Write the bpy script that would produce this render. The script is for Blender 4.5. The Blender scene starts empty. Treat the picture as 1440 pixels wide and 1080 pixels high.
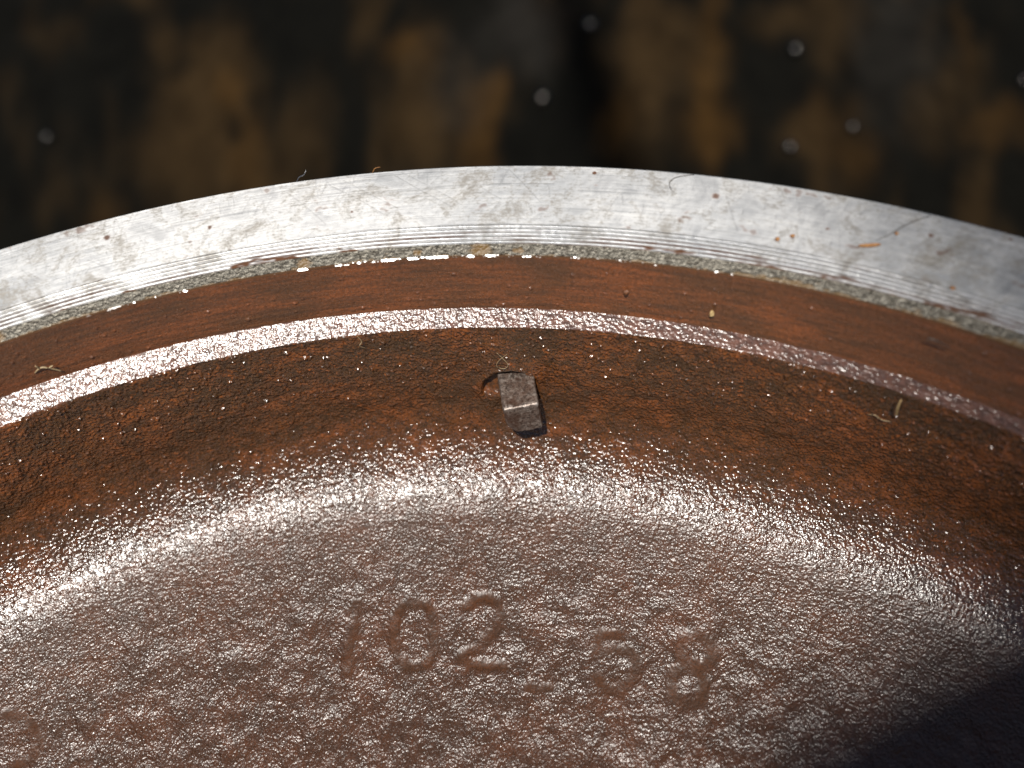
import bpy, bmesh, math, random
import numpy as np
from mathutils import Vector, Matrix

scene = bpy.context.scene
S = 0.001                                   # everything below is measured in millimetres
R_ = math.radians

# ------------------------------------------------------------------ camera
ELEV, ROLL = R_(50), -0.15
cam_pos = Vector((32.95, 37.44, 104.2))
fwd = Vector((0, math.cos(ELEV), -math.sin(ELEV)))
r0 = Vector((1, 0, 0)); u0 = Vector((0, math.sin(ELEV), math.cos(ELEV)))
right = r0 * math.cos(ROLL) + u0 * math.sin(ROLL)
up = -r0 * math.sin(ROLL) + u0 * math.cos(ROLL)
cam_data = bpy.data.cameras.new("camera")
cam = bpy.data.objects.new("camera", cam_data)
scene.collection.objects.link(cam)
mw = Matrix((right, up, -fwd)).transposed().to_4x4()
mw.translation = cam_pos * S
cam.matrix_world = mw
cam_data.sensor_width = 36.0
cam_data.lens = 35.0
cam_data.clip_start = 0.005
cam_data.clip_end = 200.0
cam_data.dof.use_dof = True
cam_data.dof.focus_distance = 0.170
cam_data.dof.aperture_fstop = 10.5
scene.camera = cam

# ------------------------------------------------------------------ sky and sun
sun_dir = Vector((-0.105, -0.475, 0.876)).normalized()      # towards the sun
sun_el = math.asin(sun_dir.z)
world = bpy.data.worlds.new("World")
scene.world = world
world.use_nodes = True
wn = world.node_tree
sky = wn.nodes.new("ShaderNodeTexSky")
sky.sky_type = 'NISHITA'
sky.sun_disc = False
sky.air_density = 0.4            # thin clear air: a dark sky and deep shade
sky.dust_density = 0.5
sky.sun_elevation = sun_el
sky.sun_rotation = math.atan2(sun_dir.x, sun_dir.y)
wn.links.new(sky.outputs[0], wn.nodes["Background"].inputs[0])
wn.nodes["Background"].inputs[1].default_value = 0.05
sun_data = bpy.data.lights.new("sun", 'SUN')
sun_data.energy = 5.0
sun_data.angle = R_(0.53)
sun_data.color = (1.0, 0.955, 0.89)
sun = bpy.data.objects.new("sun", sun_data)
scene.collection.objects.link(sun)
sun.rotation_euler = sun_dir.to_track_quat('Z', 'Y').to_euler()
scene.view_settings.view_transform = 'Standard'
scene.view_settings.look = 'None'
scene.view_settings.exposure = 0.5
scene.view_settings.gamma = 1.0
scene.cycles.max_bounces = 5

# ------------------------------------------------------------------ helpers
def link(o, parent=None):
    scene.collection.objects.link(o)
    if parent:
        o.parent = parent
    return o

def tag(o, label=None, cat=None, group=None, kind=None):
    if label: o["label"] = label
    if cat: o["category"] = cat
    if group: o["group"] = group
    if kind: o["kind"] = kind
    return o

def mesh_np(name, co, quads, mat, parent=None, attrs=None, smooth=True):
    me = bpy.data.meshes.new(name)
    n, m = len(co), len(quads)
    me.vertices.add(n)
    me.vertices.foreach_set("co", np.asarray(co * S, np.float32).ravel())
    me.loops.add(m * 4)
    me.loops.foreach_set("vertex_index", np.asarray(quads, np.int32).ravel())
    me.polygons.add(m)
    me.polygons.foreach_set("loop_start", np.arange(0, m * 4, 4, dtype=np.int32))
    me.update(calc_edges=True)
    if smooth:
        me.polygons.foreach_set("use_smooth", np.ones(m, bool))
    for k, v in (attrs or {}).items():
        if v.ndim == 1:
            a = me.attributes.new(k, 'FLOAT', 'POINT'); a.data.foreach_set("value", np.asarray(v, np.float32))
        else:
            a = me.attributes.new(k, 'FLOAT_VECTOR', 'POINT'); a.data.foreach_set("vector", np.asarray(v, np.float32).ravel())
    me.materials.append(mat)
    me.validate()
    return link(bpy.data.objects.new(name, me), parent)

_perm = {}
def perlin(x, y, seed):
    if seed not in _perm:
        rs = np.random.RandomState(seed)
        p = rs.permutation(1024); ang = rs.rand(1024) * 2 * np.pi
        _perm[seed] = (np.concatenate([p, p]), np.cos(ang), np.sin(ang))
    p, gx, gy = _perm[seed]
    xi = np.floor(x).astype(np.int64); yi = np.floor(y).astype(np.int64)
    xf = x - xi; yf = y - yi
    u = xf * xf * xf * (xf * (xf * 6 - 15) + 10); v = yf * yf * yf * (yf * (yf * 6 - 15) + 10)
    def g(ix, iy, dx, dy):
        h = p[(p[ix & 1023] + iy) & 1023]
        return gx[h] * dx + gy[h] * dy
    n00 = g(xi, yi, xf, yf); n10 = g(xi + 1, yi, xf - 1, yf)
    n01 = g(xi, yi + 1, xf, yf - 1); n11 = g(xi + 1, yi + 1, xf - 1, yf - 1)
    a = n00 + u * (n10 - n00); b = n01 + u * (n11 - n01)
    return (a + v * (b - a)) * 1.5

def sstep(a, b, x):
    t = np.clip((x - a) / (b - a), 0, 1)
    return t * t * (3 - 2 * t)

# ------------------------------------------------------------------ material helpers
class NT:
    def __init__(self, name):
        self.m = bpy.data.materials.new(name); self.m.use_nodes = True
        self.t = self.m.node_tree; self.b = self.t.nodes["Principled BSDF"]
    def n(self, typ, **kw):
        nd = self.t.nodes.new(typ)
        for k, v in kw.items():
            if k.startswith("i_"):
                nd.inputs[k[2:].replace("_", " ")].default_value = v
            else:
                setattr(nd, k, v)
        return nd
    def l(self, a, b): self.t.links.new(a, b)
    def attr(self, name, vec=False):
        nd = self.n("ShaderNodeAttribute", attribute_name=name)
        return nd.outputs["Vector" if vec else "Fac"]
    def scaled(self, vec, sc):
        nd = self.n("ShaderNodeMapping"); nd.inputs["Scale"].default_value = sc
        self.l(vec, nd.inputs["Vector"]); return nd.outputs[0]
    def noise(self, vec, scale, detail=4, rough=.55, dist=0.0):
        nd = self.n("ShaderNodeTexNoise"); nd.inputs["Scale"].default_value = scale
        nd.inputs["Detail"].default_value = detail; nd.inputs["Roughness"].default_value = rough
        nd.inputs["Distortion"].default_value = dist
        self.l(vec, nd.inputs["Vector"]); return nd.outputs["Fac"]
    def ramp(self, fac, stops):
        nd = self.n("ShaderNodeValToRGB"); cr = nd.color_ramp
        while len(cr.elements) < len(stops): cr.elements.new(0.5)
        for e, (p, c) in zip(cr.elements, stops):
            e.position = p; e.color = (c[0], c[1], c[2], 1) if hasattr(c, "__len__") else (c, c, c, 1)
        self.l(fac, nd.inputs[0]); return nd.outputs[0]
    def mix(self, fac, a, b, blend='MIX'):
        nd = self.n("ShaderNodeMix", data_type='RGBA', blend_type=blend)
        for s, v in ((0, fac), (6, a), (7, b)):
            if hasattr(v, "is_output"): self.l(v, nd.inputs[s])
            elif s == 0: nd.inputs[0].default_value = v
            else: nd.inputs[s].default_value = (*v, 1)
        return nd.outputs[2]
    def math(self, op, a, b=0.0, clamp=False):
        nd = self.n("ShaderNodeMath", operation=op); nd.use_clamp = clamp
        for i, v in enumerate((a, b)):
            if hasattr(v, "is_output"): self.l(v, nd.inputs[i])
            else: nd.inputs[i].default_value = v
        return nd.outputs[0]
    def set(self, k, v):
        if hasattr(v, "is_output"): self.l(v, self.b.inputs[k])
        elif k == "Base Color": self.b.inputs[k].default_value = (*v, 1)
        else: self.b.inputs[k].default_value = v
    def bump(self, h, dist, strength=1.0, normal=None):
        nd = self.n("ShaderNodeBump"); nd.inputs["Distance"].default_value = dist
        nd.inputs["Strength"].default_value = strength
        self.l(h, nd.inputs["Height"])
        if normal is not None: self.l(normal, nd.inputs["Normal"])
        return nd.outputs[0]

# surface coordinates "sp": x = arc length in mm, y = distance down the profile in mm
def cast_material(name, orange, brown, dark, rough=(.22, .40), lumps=1.0, bump=0.05, orange_amt=.5, spec=.5):
    k = NT(name); sp = k.attr("sp", True)
    big = k.noise(sp, .085, 5, .6, .4)
    mid = k.noise(sp, .55 * lumps, 5, .65, .3)
    fine = k.noise(sp, 2.6, 4, .7)
    c = k.mix(k.ramp(k.math('ADD', k.math('MULTIPLY', big, .6), k.math('MULTIPLY', mid, .4)),
                     [(.5 - .2 * orange_amt, 0.0), (.72 - .2 * orange_amt, 1.0)]), brown, orange)
    c = k.mix(k.ramp(mid, [(.40, 1.0), (.54, 0.0)]), c, dark)
    c = k.mix(k.ramp(fine, [(.36, .85), (.55, 0.0)]), c, dark)
    hot = k.noise(sp, .9, 3, .7, .2)
    c = k.mix(k.ramp(hot, [(.62, 0.0), (.72, .7)]), c, tuple(min(1, v * 1.5) for v in orange))
    k.set("Base Color", c)
    k.set("Roughness", k.ramp(k.noise(sp, .7, 4, .7), [(.3, rough[0]), (.7, rough[1])]))
    k.set("Specular IOR Level", spec)
    k.set("Normal", k.bump(k.noise(sp, 1.5, 2, .55), bump * S))
    return k.m

def cast_iron():
    """rusty wall running without a seam into the oily web; "web" goes from 0 (wall) to 1 (web)"""
    k = NT("oily_rusty_cast_iron"); sp = k.attr("sp", True); wb = k.attr("web")
    big = k.noise(sp, .085, 6, .62, .4); mid = k.noise(sp, .50, 6, .68, .4); fine = k.noise(sp, 2.4, 4, .72); hot = k.noise(sp, .8, 4, .7, .3)
    wb = k.math('ADD', wb, k.math('MULTIPLY', k.math('SUBTRACT', big, .5), .35), True)
    wc = k.mix(k.ramp(big, [(.38, 0.0), (.60, 1.0)]), (.105, .039, .0095), (.195, .057, .0105))
    wc = k.mix(k.ramp(mid, [(.36, .9), (.58, 0.0)]), wc, (.032, .016, .006))
    wc = k.mix(k.ramp(k.noise(k.scaled(sp, (.05, .11, 1)), 1.0, 6, .7, .6), [(.44, .75), (.58, 0.0)]), wc, (.042, .022, .0075))
    wc = k.mix(k.ramp(hot, [(.56, 0.0), (.70, .75)]), wc, (.27, .074, .012))
    fc = k.mix(k.ramp(big, [(.40, 0.0), (.62, 1.0)]), (.046, .0195, .0090), (.072, .026, .010))
    fc = k.mix(k.ramp(mid, [(.36, .6), (.56, 0.0)]), fc, (.028, .0135, .0065))
    fc = k.mix(k.ramp(hot, [(.60, 0.0), (.72, .6)]), fc, (.11, .035, .012))
    c = k.mix(wb, wc, fc)
    c = k.mix(k.ramp(fine, [(.36, .8), (.54, 0.0)]), c, (.018, .009, .005))
    k.set("Base Color", c)
    k.set("Roughness", k.math("ADD", k.ramp(k.noise(sp, .7, 5, .75), [(.3, .12), (.7, .30)]), k.math("ADD", k.math("MULTIPLY", k.math("SUBTRACT", k.attr("web"), .72, True), .46), k.math("MULTIPLY", k.attr("smooth"), .20))))
    k.set("Specular IOR Level", k.math("SUBTRACT", .88, k.math("MULTIPLY", k.attr("smooth"), .75), True))
    amp = k.math('ADD', .23, k.math('MULTIPLY', k.math('SUBTRACT', 1.0, k.attr("web")), .20))
    h = k.math('ADD', k.math('MULTIPLY', k.noise(sp, 1.75, 1, .45), amp), k.math('MULTIPLY', k.noise(sp, 2.9, 1, .5), k.math('ADD', .05, k.math('MULTIPLY', k.math('SUBTRACT', k.attr('web'), .5, True), .14))))
    sm = k.math('SUBTRACT', 1.0, k.math('MULTIPLY', k.attr("smooth"), .85))
    k.set("Normal", k.bump(k.math('MULTIPLY', h, sm), S))
    k.set("Coat Weight", k.math("MULTIPLY", k.math("SUBTRACT", 1.0, k.math("MAXIMUM", k.attr("smooth"), k.math("MULTIPLY", k.attr("web"), .8))), .18, True)); k.set("Coat Roughness", .16)
    return k.m
mat_cast = cast_iron()
mat_wall = mat_web = mat_cast
mat_ledge = cast_material("oily_cast_ledge", (.15, .068, .044), (.11, .053, .036), (.06, .03, .02), (.18, .32), bump=.23, orange_amt=.35, spec=1.0)

def bore_material():
    k = NT("rusty_machined_bore"); sp = k.attr("sp", True)
    st = k.scaled(sp, (.10, 1.6, 1))
    lines = k.noise(st, 1.0, 5, .7)
    big = k.noise(k.scaled(sp, (.05, .16, 1)), 1.0, 5, .62, .3)
    c = k.mix(k.ramp(big, [(.38, 0.0), (.60, 1.0)]), (.100, .041, .016), (.185, .058, .018))
    c = k.mix(k.ramp(lines, [(.36, .75), (.56, 0.0)]), c, (.0469, .0238, .0125))
    c = k.mix(k.ramp(k.noise(sp, 1.7, 5, .7), [(.35, .7), (.55, 0.0)]), c, (.0375, .0175, .0075))
    k.set("Base Color", c)
    k.set("Roughness", k.ramp(k.noise(sp, .8, 4, .7), [(.3, .20), (.7, .42)]))
    h = k.math('ADD', k.math('MULTIPLY', lines, .6), k.math('MULTIPLY', k.noise(sp, 2.6, 2, .6), 1.6))
    k.set("Normal", k.bump(h, .09 * S)); k.set("Specular IOR Level", .9)
    return k.m
mat_bore = bore_material()

def rim_material():
    k = NT("machined_rim_metal"); sp = k.attr("sp", True)
    brush = k.noise(k.scaled(sp, (.05, 5.0, 1)), 1.0, 4, .7)
    cross = k.noise(k.scaled(sp, (1.6, .16, 1)), 1.0, 4, .7, .5)
    stain = k.noise(sp, .16, 6, .68, .8)
    fine = k.noise(k.scaled(sp, (1.2, 2.6, 1)), 1.0, 5, .75)
    scr = k.attr("scratch"); rust = k.attr("rust")
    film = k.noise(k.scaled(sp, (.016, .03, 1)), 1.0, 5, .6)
    base = k.mix(k.ramp(brush, [(.3, 0.0), (.7, 1.0)]), (.30, .305, .315), (.46, .46, .455))
    base = k.mix(k.ramp(stain, [(.50, 0.0), (.66, .6)]), base, (.19, .18, .165))
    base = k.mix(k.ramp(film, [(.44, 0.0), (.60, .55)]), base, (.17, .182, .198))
    base = k.mix(k.math('MULTIPLY', k.attr('end_falloff'), .62), base, (.105, .115, .128))  # light falloff painted into the rim colour
    base = k.mix(k.ramp(k.math('ADD', k.math('MULTIPLY', stain, .5), k.math('MULTIPLY', fine, .5)), [(.50, 0.0), (.60, .75)]), base, (.14, .13, .115))
    base = k.mix(k.math('MULTIPLY', scr, .6), base, (.09, .088, .085))
    base = k.mix(k.math('MULTIPLY', rust, .95, True), base,
                 k.mix(k.noise(sp, 1.1, 4, .7), (.040, .013, .004), (.11, .042, .012)))
    k.set("Base Color", base); k.set("Specular IOR Level", k.math('SUBTRACT', .5, k.math('MULTIPLY', rust, .45), True))
    k.set("Metallic", k.math('SUBTRACT', .92, k.math('MULTIPLY', rust, .9), True))
    k.set("Roughness", k.math('ADD', k.ramp(stain, [(.35, .36), (.7, .52)]), k.math('MULTIPLY', rust, .35)))
    k.set("Anisotropic", .45); k.set("Anisotropic Rotation", .25)
    tg = k.n("ShaderNodeTangent", direction_type="RADIAL", axis="Z"); k.l(tg.outputs[0], k.b.inputs["Tangent"])
    h = k.math('ADD', brush, k.math('ADD', k.math('MULTIPLY', cross, .5), k.math('MULTIPLY', fine, .8)))
    k.set("Normal", k.bump(h, .009 * S))
    return k.m
mat_rim = rim_material()

def lip_material():
    k = NT("dull_grey_lip_metal"); sp = k.attr("sp", True); rust = k.attr("rust")
    n = k.noise(k.scaled(sp, (.9, 1.9, 1)), 1.0, 6, .78)
    c = k.mix(k.ramp(n, [(.40, 0.0), (.60, 1.0)]), (.022, .018, .012), (.12, .112, .094))
    c = k.mix(k.math('MULTIPLY', rust, .95, True), c, k.mix(k.noise(sp, 1.4, 4, .7), (.05, .022, .004), (.15, .085, .014)))
    k.set("Base Color", c)
    k.set("Metallic", k.math('SUBTRACT', .7, k.math('MULTIPLY', rust, .7), True))
    k.set("Roughness", .42)
    k.set("Normal", k.bump(k.noise(sp, 2.2, 2, .6), .20 * S))
    return k.m
mat_lip = lip_material()

def edge_material():
    k = NT("worn_bright_edge"); sp = k.attr("sp", True); bare = k.attr("bare")
    c = k.mix(bare, (.055, .024, .008), (.55, .55, .54))
    k.set("Base Color", c); k.set("Metallic", bare)
    k.set("Roughness", k.math("SUBTRACT", .75, k.math("MULTIPLY", bare, .42))); k.set("Specular IOR Level", .15)
    k.set("Normal", k.bump(k.noise(sp, 1.6, 3, .6), .03 * S))
    return k.m
mat_edge = edge_material()

def simple(name, a, b, scale, rough=.5, metal=0.0, bump=0.0, detail=5, spec=.5):
    k = NT(name); tc = k.n("ShaderNodeTexCoord").outputs["Object"]
    n = k.noise(tc, scale, detail, .68)
    k.set("Base Color", k.mix(k.ramp(n, [(.35, 0.0), (.65, 1.0)]), a, b))
    k.set("Roughness", rough); k.set("Metallic", metal); k.set("Specular IOR Level", spec)
    if bump: k.set("Normal", k.bump(k.noise(tc, scale * 2, 4, .7), bump * S))
    return k.m

# ------------------------------------------------------------------ the wheel: one profile turned round the axis
TH0, TH1, NC = 36.5, 121.5, 1500
dense = np.linspace(TH0, TH1, NC)
coarse = np.linspace(TH1, TH0 + 360, 170)[1:-1]
TH = np.radians(np.concatenate([dense, coarse]))
win = np.concatenate([sstep(TH0, TH0 + .8, dense) * (1 - sstep(TH1 - .8, TH1, dense)), np.zeros(len(coarse))])
COS, SIN = np.cos(TH), np.sin(TH)
ARC = TH * 155.0

wheel = tag(link(bpy.data.objects.new("cast_iron_wheel", None)),
            "large rusty cast iron wheel lying dish side up with a bright machined silver rim", "wheel")

def strip(p0, p1, n, power=1.0):
    t = np.linspace(0, 1, n) ** power
    p0, p1 = np.array(p0, float), np.array(p1, float)
    return p0[None] + (p1 - p0)[None] * t[:, None]

def cast_offset(k0, k1, n):             # the casting sits slightly off centre of the machining
    return np.linspace(k0, k1, n)[:, None] * COS[None]

s_at = [0.0]
def turn(name, pts, mat, disp=None, off=None, parent=wheel, attrs=None, cols=None, split=None, collar=0.0):
    """pts: (n,2) profile of radius and height; disp(arc, s, R, Z, TH) -> mm along the outward normal."""
    R = np.repeat(pts[:, :1], len(TH), 1); Z = np.repeat(pts[:, 1:], len(TH), 1)
    if off is not None: R = R + off
    t = np.gradient(pts, axis=0); t /= np.linalg.norm(t, axis=1)[:, None] + 1e-12
    nr, nz = t[:, 1], -t[:, 0]                 # outward (towards axis / up) for profiles drawn from the rim inwards
    seg = np.concatenate([[0], np.cumsum(np.linalg.norm(np.diff(pts, axis=0), axis=1))])
    s = s_at[0] + seg; s_at[0] = s[-1]
    A = np.repeat(ARC[None], len(pts), 0); SS = np.repeat(s[:, None], len(TH), 1)
    extra = {}
    if disp is not None:
        d = disp(A, SS, R, Z, TH[None] + 0 * R)
        if isinstance(d, tuple): d, extra = d
        d = d * win[None]
        if d.shape[0] > 2 and collar >= 0:
            e = np.minimum(seg, seg[-1] - seg)
            if collar == 2: e = seg
            d = d * sstep(-1e-6, .45, e)[:, None] if collar else d * np.where(e > 1e-6, 1, 0)[:, None]
        R = R + d * nr[:, None]; Z = Z + d * nz[:, None]
    co = np.stack([R * COS[None], R * SIN[None], Z], -1)
    n, c = R.shape
    i = np.arange(n - 1)[:, None] * c; j = np.arange(c)[None]; j2 = (j + 1) % c
    q = np.stack([i + j, i + j2, i + c + j2, i + c + j], -1).reshape(-1, 4)[:, ::-1]
    sp = np.stack([A, SS, 0 * A], -1).reshape(-1, 3)
    at = {"sp": sp}
    at.update({k: (v + 0 * R).reshape(-1) for k, v in extra.items()})
    co = co.reshape(-1, 3)
    if split is None:
        return mesh_np(name, co, q, mat, parent, at)
    # split(R, Z, TH) -> integer piece id per vertex; 0 is the body itself
    pid = split(A, SS, np.repeat(pts[:, :1], len(TH), 1), TH[None] + 0 * R).reshape(-1)
    fid = pid[q[:, 0]]
    body = None; out = []
    for f in np.unique(fid):
        qq = q[fid == f]; used = np.unique(qq)
        rm = np.full(len(co), -1, np.int64); rm[used] = np.arange(len(used))
        nm, mt, pr = (name, mat, parent) if f == 0 else ("cast_numeral" if f < 6 else "cast_mark", mat, body)
        o = mesh_np(nm, co[used], rm[qq], mt, pr, {k: v[used] for k, v in at.items()})
        if f == 0: body = o
        out.append((f, o))
    return out

def fbm(A, Sx, seed, waves, st=1.0):
    h = 0
    for k, (w, a) in enumerate(waves):
        h = h + a * perlin(A / (w * st) + 13.7 * k, Sx / w + 7.3 * k, seed + k)
    return h

# outer side of the rim
turn("rim_outer_side", np.concatenate([strip((170.6, -70), (171.3, 3.0), 8)[:-1], strip((171.3, 3.0), (171.45, 3.70), 3)]), mat_rim, lambda *a: (0 * a[0], {"scratch": 0 * a[0], "rust": 0 * a[0] + .3}))
turn("rim_outer_edge", strip((171.45, 3.70), (171.2, 3.83), 3), mat_rim, lambda *a: (0 * a[0], {"scratch": 0 * a[0], "rust": 0 * a[0]}))

def pimples(A, Sx, cell, seed, keep, rmin, rmax):
    """scattered round grains standing on the casting skin"""
    rs = np.random.RandomState(seed); N = 512
    jx, jy, ok, rr, hh = (rs.rand(N, N) for _ in range(5))
    x = A / cell; y = Sx / cell; xi = np.floor(x).astype(int); yi = np.floor(y).astype(int)
    out = np.zeros_like(A)
    for dx in (-1, 0, 1):
        for dy in (-1, 0, 1):
            cx = xi + dx; cy = yi + dy; i, j = cx % N, cy % N
            r = rmin + (rmax - rmin) * rr[i, j] ** 2
            d2 = ((x - cx - .15 - .7 * jx[i, j]) ** 2 + (y - cy - .15 - .7 * jy[i, j]) ** 2) * cell * cell / (r * r)
            out = np.maximum(out, np.where(ok[i, j] < keep, np.clip(1 - d2, 0, 1) * r * (.45 + .55 * hh[i, j]), 0))
    return out

def seg_dist(x, y, pts):
    d = np.full(x.shape, 1e9)
    for (x0, y0), (x1, y1) in zip(pts[:-1], pts[1:]):
        dx, dy = x1 - x0, y1 - y0
        t = np.clip(((x - x0) * dx + (y - y0) * dy) / (dx * dx + dy * dy + 1e-9), 0, 1)
        d = np.minimum(d, np.hypot(x - x0 - t * dx, y - y0 - t * dy))
    return d

def rim_face_disp(A, SS, R, Z, T):
    rs = np.random.RandomState(5)
    scr = np.zeros_like(A); x = A; y = R
    def scratch(pts, w, depth):
        a0 = min(p[0] for p in pts) - 1; a1 = max(p[0] for p in pts) + 1
        cols = np.where((ARC > a0) & (ARC < a1))[0]
        if len(cols) == 0: return
        sl = slice(cols.min(), cols.max() + 1)
        d = seg_dist(x[:, sl], y[:, sl], pts)
        scr[:, sl] = np.maximum(scr[:, sl], depth * (1 - sstep(w * .4, w, d)))
    deg = lambda t: R_(t) * 155.0
    # diagonal scratches near the top of the arc
    for t0, t1, ra, rb in ((83.2, 79.6, 171, 164.6), (83.6, 80.4, 170.6, 164.8), (86.4, 83.4, 170.5, 165), (87.2, 84.2, 170, 164.2), (77.3, 75.4, 170.8, 165.3),
                           (89.5, 87.5, 169.5, 163.5), (65.6, 64.6, 168.5, 163.2), (59.9, 59.3, 168, 162.6), (81.9, 80.0, 168.5, 165.6), (78.8, 77.6, 168, 165.8)):
        m = ((t0 + t1) / 2 + rs.uniform(-.12, .12), (ra + rb) / 2)
        scratch([(deg(t0), ra), (deg(m[0]), m[1]), (deg(t1), rb)], rs.uniform(.07, .12), rs.uniform(.35, .8))
    # long concentric tool marks
    for _ in range(75):
        a = rs.uniform(46, 112); r = rs.uniform(162.2, 171); ln = rs.uniform(.6, 5.5)
        scratch([(deg(a), r), (deg(a + ln / 2), r + rs.uniform(-.05, .05)), (deg(a + ln), r + rs.uniform(-.1, .1))], rs.uniform(.07, .11), rs.uniform(.15, .6))
    # many short fine scratches, steeper towards the left end
    for _ in range(260):
        a = rs.uniform(90, 112) if rs.rand() < .6 else rs.uniform(48, 90); r = rs.uniform(162.2, 171)
        ln = rs.uniform(.6, 3.2); an = rs.normal(1.75, .35)
        scratch([(deg(a), r), (deg(a) + ln * math.cos(an), r + ln * math.sin(an))], rs.uniform(.07, .12), rs.uniform(.2, .6))
    rust = np.clip(sstep(.62, .9, perlin(A / 5, R / 2.2, 61) + .35 * perlin(A / .9, R / .7, 62)), 0, 1) * .55
    for a, r, w in ((72.63, 170.3, .28), (62.5, 162.9, .3), (61.8, 163.8, .32), (53.6, 161.6, .42), (55.4, 168.2, .3), (52.0, 170.6, .22), (66.1, 168.2, .5), (60.2, 165.9, .2), (94, 166, .3), (99.6, 168.2, .45), (86, 165, .2)):
        d = np.hypot((A - deg(a)), (R - r) * 1.2) + .12 * perlin(A / .4, R / .4, 63)
        rust = np.maximum(rust, (1 - sstep(w * .6, w * 1.6, d)) * .9)
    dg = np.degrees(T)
    falloff = np.clip(sstep(96, 107, dg) * .9 + sstep(66, 53, dg), 0, 1) * np.clip(.75 + .5 * perlin(A / 9, R / 3.5, 64) + .3 * perlin(A / 2.5, R / .8, 65), 0, 1.1)  # painted light falloff: darkens both rim ends, with a blotchy border
    h = -.012 * scr + .012 * fbm(A, SS, 40, [(9, 1), (3, .7), (1.1, .5)])
    return h, {"scratch": scr, "rust": rust, "end_falloff": falloff}
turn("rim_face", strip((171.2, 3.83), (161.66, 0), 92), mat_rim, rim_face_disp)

def rust_band(A, SS, lo, hi, seed):
    """brown deposits strung along the turned grooves"""
    n = perlin(A / 9, SS / 2.5, seed) + .5 * perlin(A / 2.2, SS / .45, seed + 1) + .25 * perlin(A / .5, SS / .3, seed + 2)
    return sstep(lo, hi, n)

def groove_disp(A, SS, R, Z, T):
    t = (SS - SS[0, 0]) / (SS[-1, 0] - SS[0, 0])
    wob = .06 * perlin(A / 14, 0 * A, 71)
    ph = (t + wob * .15) * 5.0
    rid = np.sin(np.pi * ph) ** 2
    h = .16 * (rid - .5) + .012 * fbm(A, SS, 72, [(1.4, 1), (.5, .8)])
    gap = 1 - sstep(.05, .40, rid)
    d = np.degrees(T)
    amt = .20 * sstep(76, 70, d) + .10 * sstep(60, 52, d) + .30 * sstep(84, 88, d) * (1 - sstep(92, 94, d)) + .16 * sstep(92, 97, d)
    rust = rust_band(A, SS, .62, .95, 74) * .4
    patch = sstep(.60, .78, t * .75 + amt + .30 * (perlin(A / 6, SS / 1.2, 76) + .6 * perlin(A / 1.5, SS / .4, 77)) - .30)
    pres = sstep(-.25, .35, perlin(A / 11, SS / 3, 79) + 1.6 * amt - .15)
    line = sstep(.1, .7, gap) * sstep(.30, .55, t) * pres * (.75 + .5 * perlin(A / 1.2, SS / .3, 80))
    rust = np.clip(np.maximum(np.maximum(rust, patch), line), 0, 1)
    return h, {"scratch": np.clip(1.5 * gap, 0, 1), "rust": rust}
turn("turned_grooves", strip((161.66, 0), (158.75, -1.47), 84), mat_rim, groove_disp)

def lip_disp(A, SS, R, Z, T):
    t = (SS - SS[0, 0]) / (SS[-1, 0] - SS[0, 0]); d = np.degrees(T)
    green = sstep(.55, .85, sstep(.55, 1.0, t) * .50 + .55 * (perlin(A / 5, SS / 1.6, 81) + .5 * perlin(A / 1.2, SS / .6, 82)) + .25 * sstep(66, 60, d) + .15 * sstep(88, 92, d))
    for a, w in ((78.6, 1.6), (76.4, .7), (88.9, 1.1), (82.3, .6), (106.6, 1.2)):
        green = np.maximum(green, (1 - sstep(.5 * w, w, np.hypot((A - R_(a) * 155) * .8, (t - .6) * 1.8) + .35 * perlin(A / .8, SS / .5, 83))))
    return .03 * fbm(A, SS, 84, [(2.2, 1), (.8, 1), (.4, .6)]) + .10 * green * (perlin(A / .9, SS / .6, 85) * .5 + .5), {"rust": green}
turn("inner_lip", strip((158.75, -1.47), (157.06, -2.33), 22), mat_lip, lip_disp)

def edge_disp(A, SS, R, Z, T):
    d = np.degrees(T)
    n = perlin(A / 1.9, SS / 1.2, 91) + .55 * perlin(A / .6, SS / .35, 92) + .35 * perlin(A / .3, SS / .2, 94)
    thr = .02 + .50 * sstep(82, 92, d) + .42 * sstep(78, 74, d) + .30 * sstep(70, 64, d)
    bare = sstep(thr, thr + .25, n) * (1 - sstep(98, 103, d)) * sstep(58, 62, d)
    return .02 * perlin(A / .5, SS / .3, 93), {"bare": bare}
turn("bore_edge", strip((157.06, -2.33), (156.82, -2.53), 8), mat_edge, edge_disp)

def bore_disp(A, SS, R, Z, T):
    return (.018 * fbm(A, SS, 101, [(1.1, 1), (.5, .7)], st=9.0) + .05 * fbm(A, SS, 103, [(6, 1.2), (1.6, .5), (.7, .35)])
            + .8 * pimples(A, SS, 1.7, 108, .35, .18, .42) * sstep(-3.0, -6.0, Z))
NB = 80
turn("bore_band", strip((156.82, -2.53), (156.4, -13.07), NB), mat_bore, bore_disp, off=cast_offset(0, -2.44, NB))

def ledge_disp(A, SS, R, Z, T):
    return .055 * fbm(A, SS, 111, [(3.0, 1.0), (.85, 1.0), (.5, .7)])
NL = 28
turn("cast_ledge", strip((156.4, -13.07), (153.53, -15.31), NL), mat_ledge, ledge_disp, off=cast_offset(-2.44, .46, NL))

def cast_lumps(A, SS, seed):
    base = fbm(A, SS, seed, [(11, .30), (4.5, .15), (1.9, .11), (.95, .06), (.55, .02)])
    return base

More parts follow.
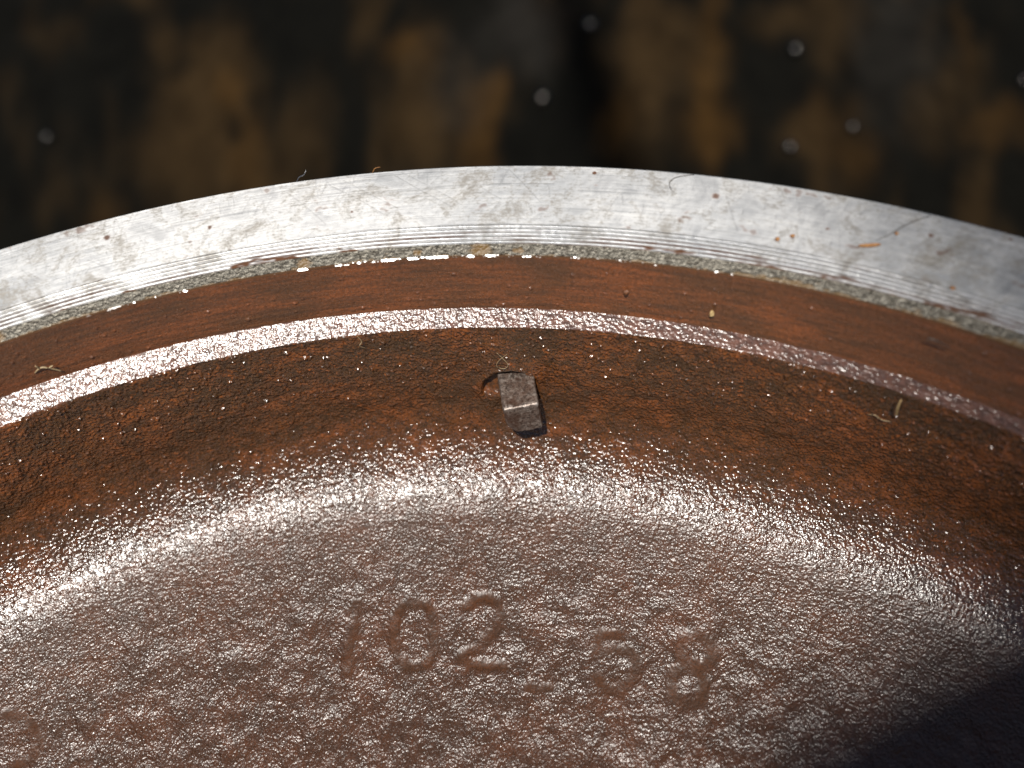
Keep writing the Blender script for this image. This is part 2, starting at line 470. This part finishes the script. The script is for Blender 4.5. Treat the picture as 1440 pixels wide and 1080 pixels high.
SPOT = (R_(77.61), -31.5)                 # spot-face round the plug
def wall_disp(A, SS, R, Z, T):
    h = cast_lumps(A, SS, 121)
    g = sstep(-33.4, -26, Z)
    h = h + (pimples(A, SS, .82, 135, .75, .17, .38) + pimples(A + 3, SS + 5, 2.2, 136, .35, .25, .55)) * (.62 + .38 * g)
    pits = perlin(A / 1.3, SS / 1.1, 131) + .4 * perlin(A / .5, SS / .5, 132)
    h = h + g * (.15 * sstep(.55, .95, pits) - .17 * sstep(.5, .95, -pits))
    dx = (T - SPOT[0]) * 153.0; dz = Z - SPOT[1]
    rr = np.hypot(dx, dz) + .12 * perlin(A / 1.2, SS / 1.2, 133)
    inside = (1 - sstep(5.15, 5.55, rr)) * sstep(-33.4, -31.2, Z)
    ang = np.arctan2(dz, -(-dx))           # dx>0 is picture-left
    upl = np.clip((dz * .9 + dx * .55) / 5.0 + .25, 0, 1)
    h = h * (1 - .6 * inside) - 1.5 * inside * upl + .30 * upl * np.exp(-((rr - 5.9) / .45) ** 2)
    # ragged weld-like crumbs at the right of the plug
    h = h + .55 * np.exp(-(np.hypot(dx + 5.6, dz + 1.8) / 1.3) ** 2) * (.6 + perlin(A / .7, SS / .7, 134))
    return h, {"web": sstep(-20, -33.4, Z) * .35, "smooth": .5 * inside}

RHO, ZF = 18.0, -51.4
RW0, RW1 = 153.53, 153.2
NW = 130
wall_pts = strip((RW0, -15.31), (RW1, ZF + RHO), NW)
turn("cast_wall", wall_pts, mat_wall, wall_disp, off=cast_offset(.46, 0, NW), collar=2)

STROKES = {
 1 : [(90.69, 124.04), (90.11, 125.1), (90.44, 121.72), (90.86, 117.42), (91.24, 113.22)],
 2 : [(85.33, 124.03), (86.4, 123.58), (86.95, 121.39), (87.1, 118.27), (86.88, 115.13), (86.14, 113.04), (85.2, 112.54), (84.26, 113.27), (83.72, 115.53), (83.63, 118.98), (83.96, 122.17), (84.56, 123.65), (85.33, 124.03)],
 3 : [(81.05, 122.87), (80.43, 124.15), (79.44, 124.55), (78.53, 123.58), (78.09, 121.46), (78.36, 118.94), (79.19, 116.79), (80.37, 115.16), (81.27, 113.94), (80.3, 112.74), (78.72, 112.46), (77.6, 112.68)],
 6 : [(75.02, 109.29), (73.38, 109.52)],
 4 : [(68.11, 120.71), (69.9, 119.61), (69.7, 116.62), (68.58, 118.16), (67.28, 118.25), (66.38, 116.49), (66.33, 113.86), (67.25, 111.06), (68.51, 111.22), (69.53, 112.84)],
 5 : [(61.11, 118.77), (60.68, 121.17), (61.14, 123.34), (62.21, 123.73), (63.18, 122.35), (63.27, 120.18), (62.47, 118.46), (61.27, 117.8), (60.58, 115.85), (60.67, 113.62), (61.59, 112.05), (62.8, 112.83), (63.42, 114.84), (63.12, 117.08), (62.01, 119.01), (61.11, 118.77)],
 7 : [(118.04, 128.95), (116.87, 125.76), (116.57, 121.59), (117.53, 119.5), (118.79, 119.7)],
}
def stroke_d(k, T, R):
    pts = [(R_(a) * 117.0, r) for a, r in STROKES[k]]
    x = T * 117.0
    d = np.full(R.shape, 99.0)
    a0 = min(p[0] for p in pts) - 3; a1 = max(p[0] for p in pts) + 3
    b0 = min(p[1] for p in pts) - 3; b1 = max(p[1] for p in pts) + 3
    rows = np.where((R[:, 0] > b0) & (R[:, 0] < b1))[0]; cols = np.where((x[0] > a0) & (x[0] < a1))[0]
    if len(rows) and len(cols):
        rs, cs = slice(rows.min(), rows.max() + 1), slice(cols.min(), cols.max() + 1)
        d[rs, cs] = seg_dist(x[rs, cs], R[rs, cs], pts)
    return d

def web_disp(A, SS, R, Z, T):
    Rf = R
    k = sstep(140, 118, R); q = sstep(RW1 - .02, 146, R)
    h = cast_lumps(A, SS, 121) * (1 - .55 * q + .45 * k) + k * .18 * perlin(A / 5, SS / 4, 151)
    h = h + (pimples(A, SS, .82, 135, .75, .17, .38) + pimples(A + 3, SS + 5, 2.2, 136, .35, .25, .55)) * .62 * (1 - .70 * q)
    wob = .30 * perlin(A / 2.0, SS / 2.0, 152) + .12 * perlin(A / .7, SS / .7, 154); sm = 0 * A
    for i in STROKES:
        w = 1.55 if i < 6 else 1.3
        g = 1 - sstep(.25, w, stroke_d(i, T, Rf) + wob)
        dep = {6: .25, 7: .22}.get(i, .42 if i < 4 else .30)
        g = g * np.clip(.82 + .5 * perlin(A / 4.2, SS / 4.2, 155), .5, 1.05)
        h = h * (1 - .5 * np.minimum(g, 1)) - dep * g
        sm = np.maximum(sm, np.minimum(g, 1))
    return h, {"web": .35 + .65 * sstep(153.2, 138, R), "smooth": sm * .9}
def web_split(A, SS, R, T):
    pid = np.zeros(R.shape, np.int64)
    wob = .2 * perlin(A / 1.6, SS / 1.6, 153)
    for i in STROKES:
        pid[(stroke_d(i, T, R) + wob) < .95] = i
    return pid
ph = np.linspace(0, R_(78), 140)
fil = np.stack([RW1 - RHO * (1 - np.cos(ph)), ZF + RHO - RHO * np.sin(ph)], -1)
SLOPE = math.tan(math.pi / 2 - ph[-1])
def zweb(r):                               # the dish flattens towards the hub
    x = min(fil[-1][0] - r, 55.0)
    return fil[-1][1] - SLOPE * (x - x * x / 110.0)
floor_pts = np.concatenate([fil[:-1], np.array([(r, zweb(r)) for r in np.linspace(fil[-1][0], 84, 250)])])
web = turn("dished_web", floor_pts, mat_web, web_disp, split=web_split, collar=-1)
body = web[0][1]
for f, o in web[1:]:
    lab = {1: "cast numeral 1 sunk in the web", 2: "cast numeral 0 sunk in the web", 3: "cast numeral 2 sunk in the web", 4: "cast numeral 5 sunk in the web",
           5: "cast numeral 8 sunk in the web", 6: "short dash sunk in the web", 7: "curved cast mark at the lower left corner"}[f]
    o["label"] = lab
turn("web_centre", strip((84, zweb(84)), (32, zweb(32)), 10), mat_web, lambda *a: (0 * a[0], {"web": 0 * a[0] + 1.0}))
hub = turn("hub", np.concatenate([strip((32, zweb(32)), (30, -34), 6)[:-1], strip((30, -34), (13, -34), 4)[:-1], strip((13, -34), (13, -70), 3)]), mat_ledge)
turn("back_face", strip((13, -70), (170.6, -70), 4), mat_wall)

# ------------------------------------------------------------------ square-headed plug
def polar(deg, r, z): return Vector((r * math.cos(R_(deg)), r * math.sin(R_(deg)), z))
def plug_mesh():
    n = 22; L, Wd, Ht = 9.4, 6.4, 7.2
    bm = bmesh.new(); bmesh.ops.create_cube(bm, size=2)
    bmesh.ops.subdivide_edges(bm, edges=bm.edges[:], cuts=n, use_grid_fill=True)
    rs = 0.40
    P = np.array([v.co[:] for v in bm.verts])
    half = np.array([L / 2, Wd / 2, Ht / 2])
    p = P * half
    inner = np.clip(p, -(half - rs), half - rs); d = p - inner
    ln = np.linalg.norm(d, axis=1)[:, None]
    q = inner + np.where(ln > 1e-9, d / np.maximum(ln, 1e-9) * np.minimum(ln, rs), 0)
    # slight taper to the free end, battered corners
    t = (q[:, 0] / L + .5)
    tap = 1.0 - .05 * t
    q[:, 1] *= tap; q[:, 2] *= tap
    nrm = np.where(ln > 1e-9, d / np.maximum(ln, 1e-9), 0)
    dis = .11 * perlin(q[:, 0] / 1.3 + q[:, 2], q[:, 1] / 1.3 + .7 * q[:, 2], 201) + .05 * perlin(q[:, 0] / .5 + q[:, 2] * 1.3, q[:, 1] / .5 - q[:, 2], 202)
    # a chipped lower front corner and a worn top right edge
    chip = np.exp(-(((q[:, 0] - L / 2) / 1.1) ** 2 + ((q[:, 1] + Wd / 2) / 1.2) ** 2 + ((q[:, 2] + Ht / 2) / 1.6) ** 2))
    q += nrm * dis[:, None] - np.sign(P) * chip[:, None] * .55
    burr = np.exp(-(((q[:, 0] - L / 2) / .5) ** 2 + ((q[:, 2] + Ht / 2) / .5) ** 2)) * (.25 + .35 * perlin(q[:, 1] / .9, q[:, 1] * 0, 203))
    q[:, 0] += burr * .5; q[:, 2] -= burr * .4
    for v, c in zip(bm.verts, q): v.co = c * S
    for f in bm.faces: f.smooth = True
    me = bpy.data.meshes.new("square_plug"); bm.to_mesh(me); bm.free()
    return me
def plug_material():
    k = NT("oily_dark_steel_plug"); tc = k.n("ShaderNodeTexCoord").outputs["Object"]
    n1 = k.noise(tc, 420, 5, .7); n2 = k.noise(tc, 1500, 4, .75)
    geo = k.n("ShaderNodeNewGeometry")
    c = k.mix(k.ramp(n1, [(.36, 0.0), (.62, 1.0)]), (.11, .07, .052), (.27, .23, .20))
    c = k.mix(k.ramp(n2, [(.40, .8), (.55, 0.0)]), c, (.025, .015, .011))
    xyz = k.n('ShaderNodeSeparateXYZ'); k.l(tc, xyz.inputs[0])
    c = k.mix(k.ramp(k.noise(tc, 260, 4, .7), [(.46, 0.0), (.62, .75)]), c, (.055, .020, .008))
    edge = k.math('MULTIPLY', k.ramp(geo.outputs["Pointiness"], [(.53, 0.0), (.62, .9)]), k.ramp(k.noise(tc, 700, 4, .7), [(.38, .1), (.6, 1.0)]))
    c = k.mix(edge, c, (.50, .47, .44))
    k.set("Base Color", c); k.set("Metallic", .55)
    k.set("Roughness", k.ramp(n2, [(.3, .30), (.7, .52)]))
    k.set("Normal", k.bump(n2, .12 * S))
    return k.m
me = plug_mesh(); me.materials.append(plug_material())
plug = link(bpy.data.objects.new("square_plug", me), wheel)
plug["label"] = "grey steel square plug head sticking out of the rusty wall"
th = R_(77.2)
inw = Vector((-math.cos(th), -math.sin(th), 0)); tan = Vector((math.sin(th), -math.cos(th), 0))
yaw = R_(13)
ax = inw * math.cos(yaw) + tan * math.sin(yaw)
side = Vector((0, 0, 1)).cross(ax)
rl = R_(2.5)
side2 = side * math.cos(rl) + Vector((0, 0, 1)) * math.sin(rl)
upv = ax.cross(side2)
pm = Matrix((ax, side2, upv)).transposed().to_4x4()
pm.translation = (polar(77.2, 153.2, -30.6) + ax * (7.0 - 4.7)) * S
plug.matrix_world = pm

# ------------------------------------------------------------------ small litter lying on the wheel
def tube(name, pts, rad, mat, parent=None, seg=6, taper=True):
    pts = [Vector(p) for p in pts]
    # smooth the polyline
    fine = []
    for i in range(len(pts) - 1):
        p0, p1, p2, p3 = pts[max(i - 1, 0)], pts[i], pts[i + 1], pts[min(i + 2, len(pts) - 1)]
        for k in range(5):
            t = k / 5
            fine.append(.5 * ((2 * p1) + (p2 - p0) * t + (2 * p0 - 5 * p1 + 4 * p2 - p3) * t * t + (3 * p1 - p0 - 3 * p2 + p3) * t ** 3))
    fine.append(pts[-1])
    bm = bmesh.new(); rings = []
    for i, p in enumerate(fine):
        d = (fine[min(i + 1, len(fine) - 1)] - fine[max(i - 1, 0)]).normalized()
        a = d.orthogonal().normalized(); b = d.cross(a)
        r = rad * (1 - .55 * abs(2 * i / (len(fine) - 1) - 1) ** 2 if taper else 1)
        rings.append([bm.verts.new((p + (a * math.cos(2 * math.pi * k / seg) + b * math.sin(2 * math.pi * k / seg)) * r - pts[0]) * S) for k in range(seg)])
    for q0, q1 in zip(rings[:-1], rings[1:]):
        for k in range(seg):
            bm.faces.new((q0[k], q0[(k + 1) % seg], q1[(k + 1) % seg], q1[k])).smooth = True
    bm.faces.new(rings[0][::-1]); bm.faces.new(rings[-1])
    m = bpy.data.meshes.new(name); bm.to_mesh(m); bm.free(); m.materials.append(mat)
    o = link(bpy.data.objects.new(name, m), parent); o.location = pts[0] * S
    return o

def crumb(name, pos, size, mat, seed, flat=.7):
    bm = bmesh.new(); bmesh.ops.create_icosphere(bm, subdivisions=2, radius=1)
    rr = random.Random(seed); o = Vector((rr.random() * 9, rr.random() * 9, rr.random() * 9))
    from mathutils import noise as mn
    for v in bm.verts:
        k = 1 + .55 * mn.noise(v.co * 1.3 + o) + .25 * mn.noise(v.co * 3 + o)
        v.co = Vector((v.co.x * size[0], v.co.y * size[1], v.co.z * size[2] * flat)) * k * S
    m = bpy.data.meshes.new(name); bm.to_mesh(m); bm.free(); m.materials.append(mat)
    ob = link(bpy.data.objects.new(name, m)); ob.location = pos * S
    return ob

mat_straw = simple("dry_straw", (.30, .20, .08), (.50, .36, .17), 900, .6)
mat_pale = simple("pale_fibre", (.22, .16, .085), (.34, .26, .15), 900, .55)
mat_hair = simple("dark_hair", (.02, .015, .012), (.04, .03, .02), 900, .4)
mat_flake = simple("rust_flake", (.16, .06, .015), (.42, .20, .06), 1400, .6, bump=.1)
mat_crumb = simple("dark_crumb", (.06, .025, .012), (.16, .06, .02), 1400, .5, bump=.1)
mat_burr = simple("bright_burr", (.6, .6, .6), (.8, .8, .8), 900, .3, 1.0)

def wall_r(deg): return 153.75 + .3 * math.cos(R_(deg))
def rim_z(r): return (r - 161.66) * 3.83 / 9.54
def on_rim(deg, r, h=.12): return polar(deg, r, rim_z(r) + h)
def lit(o, label, cat, group=None): return tag(o, label, cat, group)

lit(tube("straw_splinter", [polar(54.1, 151.6, -14.4), polar(54.15, 151.9, -16.8), polar(54.1, 152.7, -19.6)], .2, mat_straw), "short upright straw splinter against the wall under the right end of the pale ledge", "straw splinter")
lit(tube("plant_fibre", [polar(55.6, 153.1, -21.7), polar(55.2, 152.9, -21.1), polar(54.8, 153.1, -21.9), polar(54.3, 153.2, -21.8)], .085, mat_pale), "thin wavy pale fibre lying on the wall just below the straw splinter", "fibre")
lit(tube("plant_fibre", [polar(86.7, 152.6, -14.6), polar(86.55, 152.8, -16.2), polar(86.75, 152.8, -17.2), polar(86.5, 153.4, -18.6)], .085, mat_pale), "pale hanging fibre below the ledge, up and left of the square plug", "fibre")
lit(tube("curled_fibre", [polar(78.3, 153.3, -21.2), polar(77.9, 152.8, -22.2), polar(77.6, 152.6, -23.6), polar(77.9, 152.7, -24.8), polar(78.35, 152.7, -24.2), polar(78.2, 152.8, -22.9), polar(77.6, 153.3, -21.6)], .05, mat_pale), "tiny curled loop of pale fibre right above the square plug", "fibre")
lit(tube("dark_hair", [polar(53.9, 157.4 - 2.7, -3.7), polar(53.4, 154.9, -3.9), polar(52.7, 155.2, -4.6)], .12, mat_hair), "short dark hair on the brown bore band near the right border", "hair")
fl = link(bpy.data.objects.new("wood_shaving", None)); fl.location = polar(105.0, 156.7, -9.6) * S
lit(fl, "forked tan wood shaving stuck on the brown bore band at far left", "wood shaving")
for pts in ([polar(105.9, 156.9, -10.4), polar(105.4, 156.5, -9.4), polar(105.0, 156.4, -9.9), polar(104.5, 156.6, -11.6)], [polar(105.45, 156.5, -9.5), polar(105.55, 156.2, -8.4)], [polar(105.0, 156.4, -9.9), polar(104.7, 156.3, -9.6)]):
    t = tube("splinter", pts, .17, mat_pale); t.parent = fl; t.location = pts[0] * S - fl.location
lit(crumb("tan_flake", polar(65.2, 155.2, -9.6), (.35, .35, .9), mat_straw, 3), "small tan flake on the bore band above the bright streak of the ledge", "flake")
lit(crumb("dark_crumb", polar(70.2, 155.7, -7.8), (.45, .45, .42), mat_crumb, 4, 1), "dark crumb sitting mid bore band, right of the plug and above the ledge", "crumb")
lit(tube("dark_hair", [on_rim(68.35, 168.0), on_rim(68.6, 169.3), on_rim(68.3, 170.4), on_rim(67.4, 171.1)], .07, mat_hair), "curved dark hair on the silver rim right of its highest point", "hair")
lit(tube("rust_splinter", [on_rim(58.5, 164.2, .2), on_rim(58.0, 164.5, .3), on_rim(57.5, 165.1, .2)], .28, mat_flake), "orange rust splinter lying on the right part of the silver rim", "rust splinter")
lit(tube("dark_hair", [on_rim(57.75, 165.6), on_rim(57.2, 167.0), on_rim(56.6, 168.9), on_rim(55.7, 171.0)], .07, mat_hair), "long dark hair running from the orange splinter to the outer rim edge", "hair")
lit(crumb("rust_crumb", on_rim(56.95, 167.2, .2), (.3, .28, .3), mat_flake, 8), "orange crumb at the bend of the long dark hair on the rim", "crumb")
lit(crumb("rust_crumb", on_rim(62.5, 162.9, .15), (.32, .3, .3), mat_flake, 9), "left of two orange crumbs side by side above the rim grooves", "crumb", "orange crumbs on the silver rim")
lit(crumb("rust_crumb", on_rim(61.8, 163.8, .15), (.34, .26, .3), mat_flake, 10), "right of two orange crumbs side by side above the rim grooves", "crumb", "orange crumbs on the silver rim")
lit(crumb("rust_crumb", on_rim(72.63, 170.2, .15), (.3, .22, .25), mat_crumb, 11), "brown crumb near the outer rim edge above the dark crumb of the bore", "crumb", "orange crumbs on the silver rim")
lit(crumb("rust_crumb", on_rim(53.6, 161.6, .15), (.35, .3, .3), mat_flake, 12), "brown crumb just above the grooves at the right end of the rim", "crumb", "orange crumbs on the silver rim")
lit(tube("metal_burr", [polar(89.0, 171.3, 3.7), polar(88.8, 171.6, 4.4), polar(88.5, 171.4, 4.9), polar(88.3, 171.8, 5.5)], .06, mat_burr), "tiny curled metal burr standing on the outer rim edge left of top", "burr")
lit(tube("metal_burr", [polar(84.8, 171.3, 3.7), polar(84.6, 171.5, 4.5), polar(84.3, 171.6, 4.6)], .06, mat_flake), "tiny orange burr on the outer rim edge nearest its highest point", "burr")

# ------------------------------------------------------------------ the rusty steel sheet far below, out of focus
ZG = -550.0
GC = Vector((92, 1050, ZG)); gv = Vector((.114, .9935, 0)).normalized(); gu = Vector((gv.y, -gv.x, 0))
def plate_uv(x, y):                        # place on the sheet: x, y in the sheet's own 1440 x 226 layout
    v = (113 - y) / 226 * 322
    return (x - 720) * (.75 + .16 * (226 - y) / 226), v
def ground():
    ux = np.concatenate([[-6000, -2500, -1200], np.linspace(-760, 760, 255), [1200, 2500, 6000]])
    vy = np.concatenate([[-3000, -1500, -800], np.linspace(-420, 420, 142), [900, 2500, 7000]])
    U, V = np.meshgrid(ux, vy)
    P = np.array(GC)[None, None] + U[..., None] * np.array(gu) + V[..., None] * np.array(gv)
    P[..., 2] += 1.2 * perlin(U / 90, V / 200, 301)
    dark, brown, orange, grey, black = (np.array(c) for c in ((.0028, .0026, .0019), (.0215, .0128, .0052), (.0290, .0148, .0042), (.0115, .0102, .0085), (.0019, .0018, .0013)))
    KS = .75 + .16 * np.clip(.5 + V / 322, -.6, 2.2); X = U / KS * .8      # streaks run nearly parallel
    n = perlin(X / 55 + .3, V / 260, 302) + .5 * perlin(X / 24, V / 110, 303)
    col = dark[None, None] + sstep(-.1, .9, n)[..., None] * (brown - dark) * .8
    blobs = [  # centre x, y, half width, half height, colour, amount
        (70, 90, 150, 150, dark, .8), (300, 90, 55, 90, brown, .9), (262, 140, 70, 110, brown, .9), (310, 110, 18, 40, orange, .7), (330, 200, 30, 60, orange, .55), (215, 190, 60, 50, brown, .8),
        (310, 150, 14, 20, dark, .9), (245, 60, 18, 18, dark, .7), (440, 90, 90, 130, dark, .6), (430, 150, 40, 60, brown, .4), (585, 130, 45, 100, brown, .9), (570, 55, 35, 25, orange, .75), (600, 190, 45, 50, brown, .8),
        (668, 190, 30, 60, orange, .95), (690, 140, 16, 40, orange, .8), (640, 110, 50, 70, grey, .6), (735, 40, 60, 70, grey, .95), (770, 100, 30, 40, grey, .6),
        (775, 190, 55, 50, black, 1), (800, 130, 40, 50, black, .9), (845, 60, 30, 60, black, .6), (720, 215, 25, 30, black, .8),
        (890, 150, 50, 90, brown, 1), (860, 190, 25, 40, orange, .8), (985, 150, 25, 80, orange, .8), (985, 205, 40, 40, orange, 1), (930, 90, 60, 60, brown, .9), (990, 60, 20, 50, orange, .6),
        (1090, 130, 70, 110, dark, .85), (1080, 70, 40, 30, brown, .7), (1160, 90, 40, 60, brown, .6), (1150, 205, 50, 30, orange, .45), (1120, 220, 50, 25, brown, .8),
        (1240, 100, 65, 120, grey, .75), (1170, 160, 20, 80, black, .5), (1325, 120, 10, 60, orange, .5), (1290, 210, 40, 40, brown, .6), (1400, 110, 80, 150, dark, .9), (1375, 230, 45, 25, orange, .6), (1190, 255, 40, 25, orange, .6),
        (120, 270, 30, 40, orange, .5), (80, 300, 80, 50, dark, .6), (60, 330, 60, 40, dark, .8)]
    w = 11 * perlin(X / 30, V / 110, 304) + 5 * perlin(X / 11, V / 40, 305); w2 = 26 * perlin(X / 26, V / 60, 306)
    for x, y, hw, hh, c, a in blobs:
        u0_, v0_ = plate_uv(x, y)
        d = np.hypot((X - (x - 720) * .8 + w) / (hw * .85), (V - v0_ + w2) / (hh * 1.7))
        m = (.85 * a * (1 - sstep(.20, 1.40, d)))[..., None]
        col = col * (1 - m) + c * m
    q = []
    n_, c_ = U.shape
    i = np.arange(n_ - 1)[:, None] * c_; j = np.arange(c_ - 1)[None]
    q = np.stack([i + j, i + j + 1, i + c_ + j + 1, i + c_ + j], -1).reshape(-1, 4)
    k = NT("rust_streaked_steel_sheet")
    tc = k.n("ShaderNodeTexCoord").outputs["Object"]
    a = k.attr("tone", True)
    n2 = k.noise(k.scaled(tc, (34, 14, 30)), 1.0, 6, .65)
    k.set("Base Color", k.mix(1.0, a, k.ramp(n2, [(.25, .55), (.75, 1.5)]), 'MULTIPLY'))
    k.set("Roughness", .9); k.set("Specular IOR Level", .04)
    k.set("Normal", k.bump(n2, .004))
    return mesh_np("ground", P.reshape(-1, 3), q, k.m, None, {"tone": col.reshape(-1, 3)})
g = ground(); tag(g, "dark rust streaked steel sheet far below the wheel, out of focus", "ground", kind="structure")

mat_glint_bead = simple("glint_bead_metal", (.065, .06, .055), (.10, .095, .085), 300, .18, 1.0)  # metal beads added to give the out-of-focus glints
glint_beads = [((823, 58), 7.5, "brightest added glint bead on the rusty sheet, right of the top middle"), ((757, 156), 7, "added glint bead in the blackest patch of the rusty sheet above the rim top"),
         ((1102, 119), 7, "added glint bead on the dark right part of the sheet, midway down"), 
         ((1318, 15), 5.5, "added glint bead near the top right corner of the sheet"), ((1097, 240), 6, "dim added glint bead low on the sheet just above the right rim"),
         ((1181, 222), 5, "dim added glint bead above the rim on the grey right patch"), ((40, 152), 5.5, "dim added glint bead at the far left of the sheet"), ((1406, 183), 5, "dim added glint bead at the far right of the sheet")]
first = None
for (x, y), rad, lab in glint_beads:
    u_, v_ = plate_uv(x, y)
    if first is None:
        bm = bmesh.new(); bmesh.ops.create_uvsphere(bm, u_segments=40, v_segments=24, radius=S)
        for f in bm.faces: f.smooth = True
        for v in bm.verts: v.co.z *= .9
        m = bpy.data.meshes.new("glint_bead"); bm.to_mesh(m); bm.free(); m.materials.append(mat_glint_bead)
        o = bpy.data.objects.new("glint_bead", m); first = o
    else:
        o = first.copy()
    link(o); o.scale = (rad, rad, rad)
    o.location = (GC + gu * u_ + gv * v_ + Vector((0, 0, rad * .8))) * S
    tag(o, lab, "bead", "beads added to give glints on the rusty sheet")

# ------------------------------------------------------------------ what carries the wheel (hidden under it)
def drum():
    k = simple("painted_drum_steel", (.03, .035, .03), (.06, .05, .035), 12, .6)
    prof = [(120, 0), (124, 2), (124, 150), (127, 156), (124, 162), (124, 330), (127, 336), (124, 342), (124, 482), (120, 486), (0.5, 486)]
    n = 48; bm = bmesh.new(); rings = []
    for r, z in prof:
        rings.append([bm.verts.new((r * math.cos(2 * math.pi * i / n) * S, r * math.sin(2 * math.pi * i / n) * S, z * S)) for i in range(n)])
    for a, b in zip(rings[:-1], rings[1:]):
        for i in range(n): bm.faces.new((a[i], a[(i + 1) % n], b[(i + 1) % n], b[i])).smooth = True
    m = bpy.data.meshes.new("steel_drum"); bm.to_mesh(m); bm.free(); m.materials.append(k)
    o = link(bpy.data.objects.new("steel_drum", m)); o.location = Vector((0, 0, ZG + 1.5)) * S
    tag(o, "dark steel drum standing under the wheel and carrying it", "drum")
drum()

# ------------------------------------------------------------------ an added, unseen board casts the shade on the lower right corner
def shade_board():
    k = simple("shade_board_wood", (.18, .13, .08), (.30, .23, .15), 40, .7)
    bm = bmesh.new(); bmesh.ops.create_cube(bm, size=1)
    for v in bm.verts: v.co = Vector((v.co.x * 1.2, v.co.y * .9, v.co.z * .022))
    bmesh.ops.bevel(bm, geom=bm.edges[:], offset=.004, segments=2, affect='EDGES')
    m = bpy.data.meshes.new("added_shade_board"); bm.to_mesh(m); bm.free(); m.materials.append(k)
    return m
PL_D = 2600.0
edge_a = Vector((56, 92, -57)); edge_b = Vector((106, 109, -52))     # line of the shade on the web
e_dir = (edge_b - edge_a).normalized()
sx = e_dir; sz = sun_dir.copy(); sx = (sx - sz * sx.dot(sz)).normalized(); sy = sz.cross(sx)
if sy.y < 0: sy = -sy
pl = link(bpy.data.objects.new("added_shade_board", shade_board()))
pmx = Matrix((sx, sy, sx.cross(sy))).transposed().to_4x4()
pmx.translation = (edge_a + sun_dir * PL_D + sx * 600 - sy * 450) * S
pl.matrix_world = pmx
tag(pl, "added board out of view overhead, placed to shade the lower right corner of the wheel", "board")


# ------------------------------------------------------------------ an added, unseen batten takes part of the sun off the right side
def shade_batten():
    k = simple("shade_batten_wood", (.16, .13, .10), (.26, .22, .17), 30, .8)
    bm = bmesh.new(); bmesh.ops.create_cube(bm, size=1)
    for v in bm.verts: v.co = Vector((v.co.x * .046, v.co.y * 3.0, v.co.z * .03))
    bmesh.ops.bevel(bm, geom=bm.edges[:], offset=.003, segments=2, affect='EDGES')
    m = bpy.data.meshes.new("added_shade_batten"); bm.to_mesh(m); bm.free(); m.materials.append(k)
    o = link(bpy.data.objects.new("added_shade_batten", m))
    p0 = Vector((118, 150, 0)); p1 = Vector((124, 95, -40))       # middle of the soft shade it casts
    sz = sun_dir.copy(); sy = (p1 - p0).normalized(); sy = (sy - sz * sy.dot(sz)).normalized(); sx = sy.cross(sz)
    M = Matrix((sx, sy, sx.cross(sy))).transposed().to_4x4()
    M.translation = (p0 + sun_dir * 6500) * S
    o.matrix_world = M
    tag(o, "added narrow batten out of view overhead, placed to shade the right side softly", "shade_batten")
shade_batten()
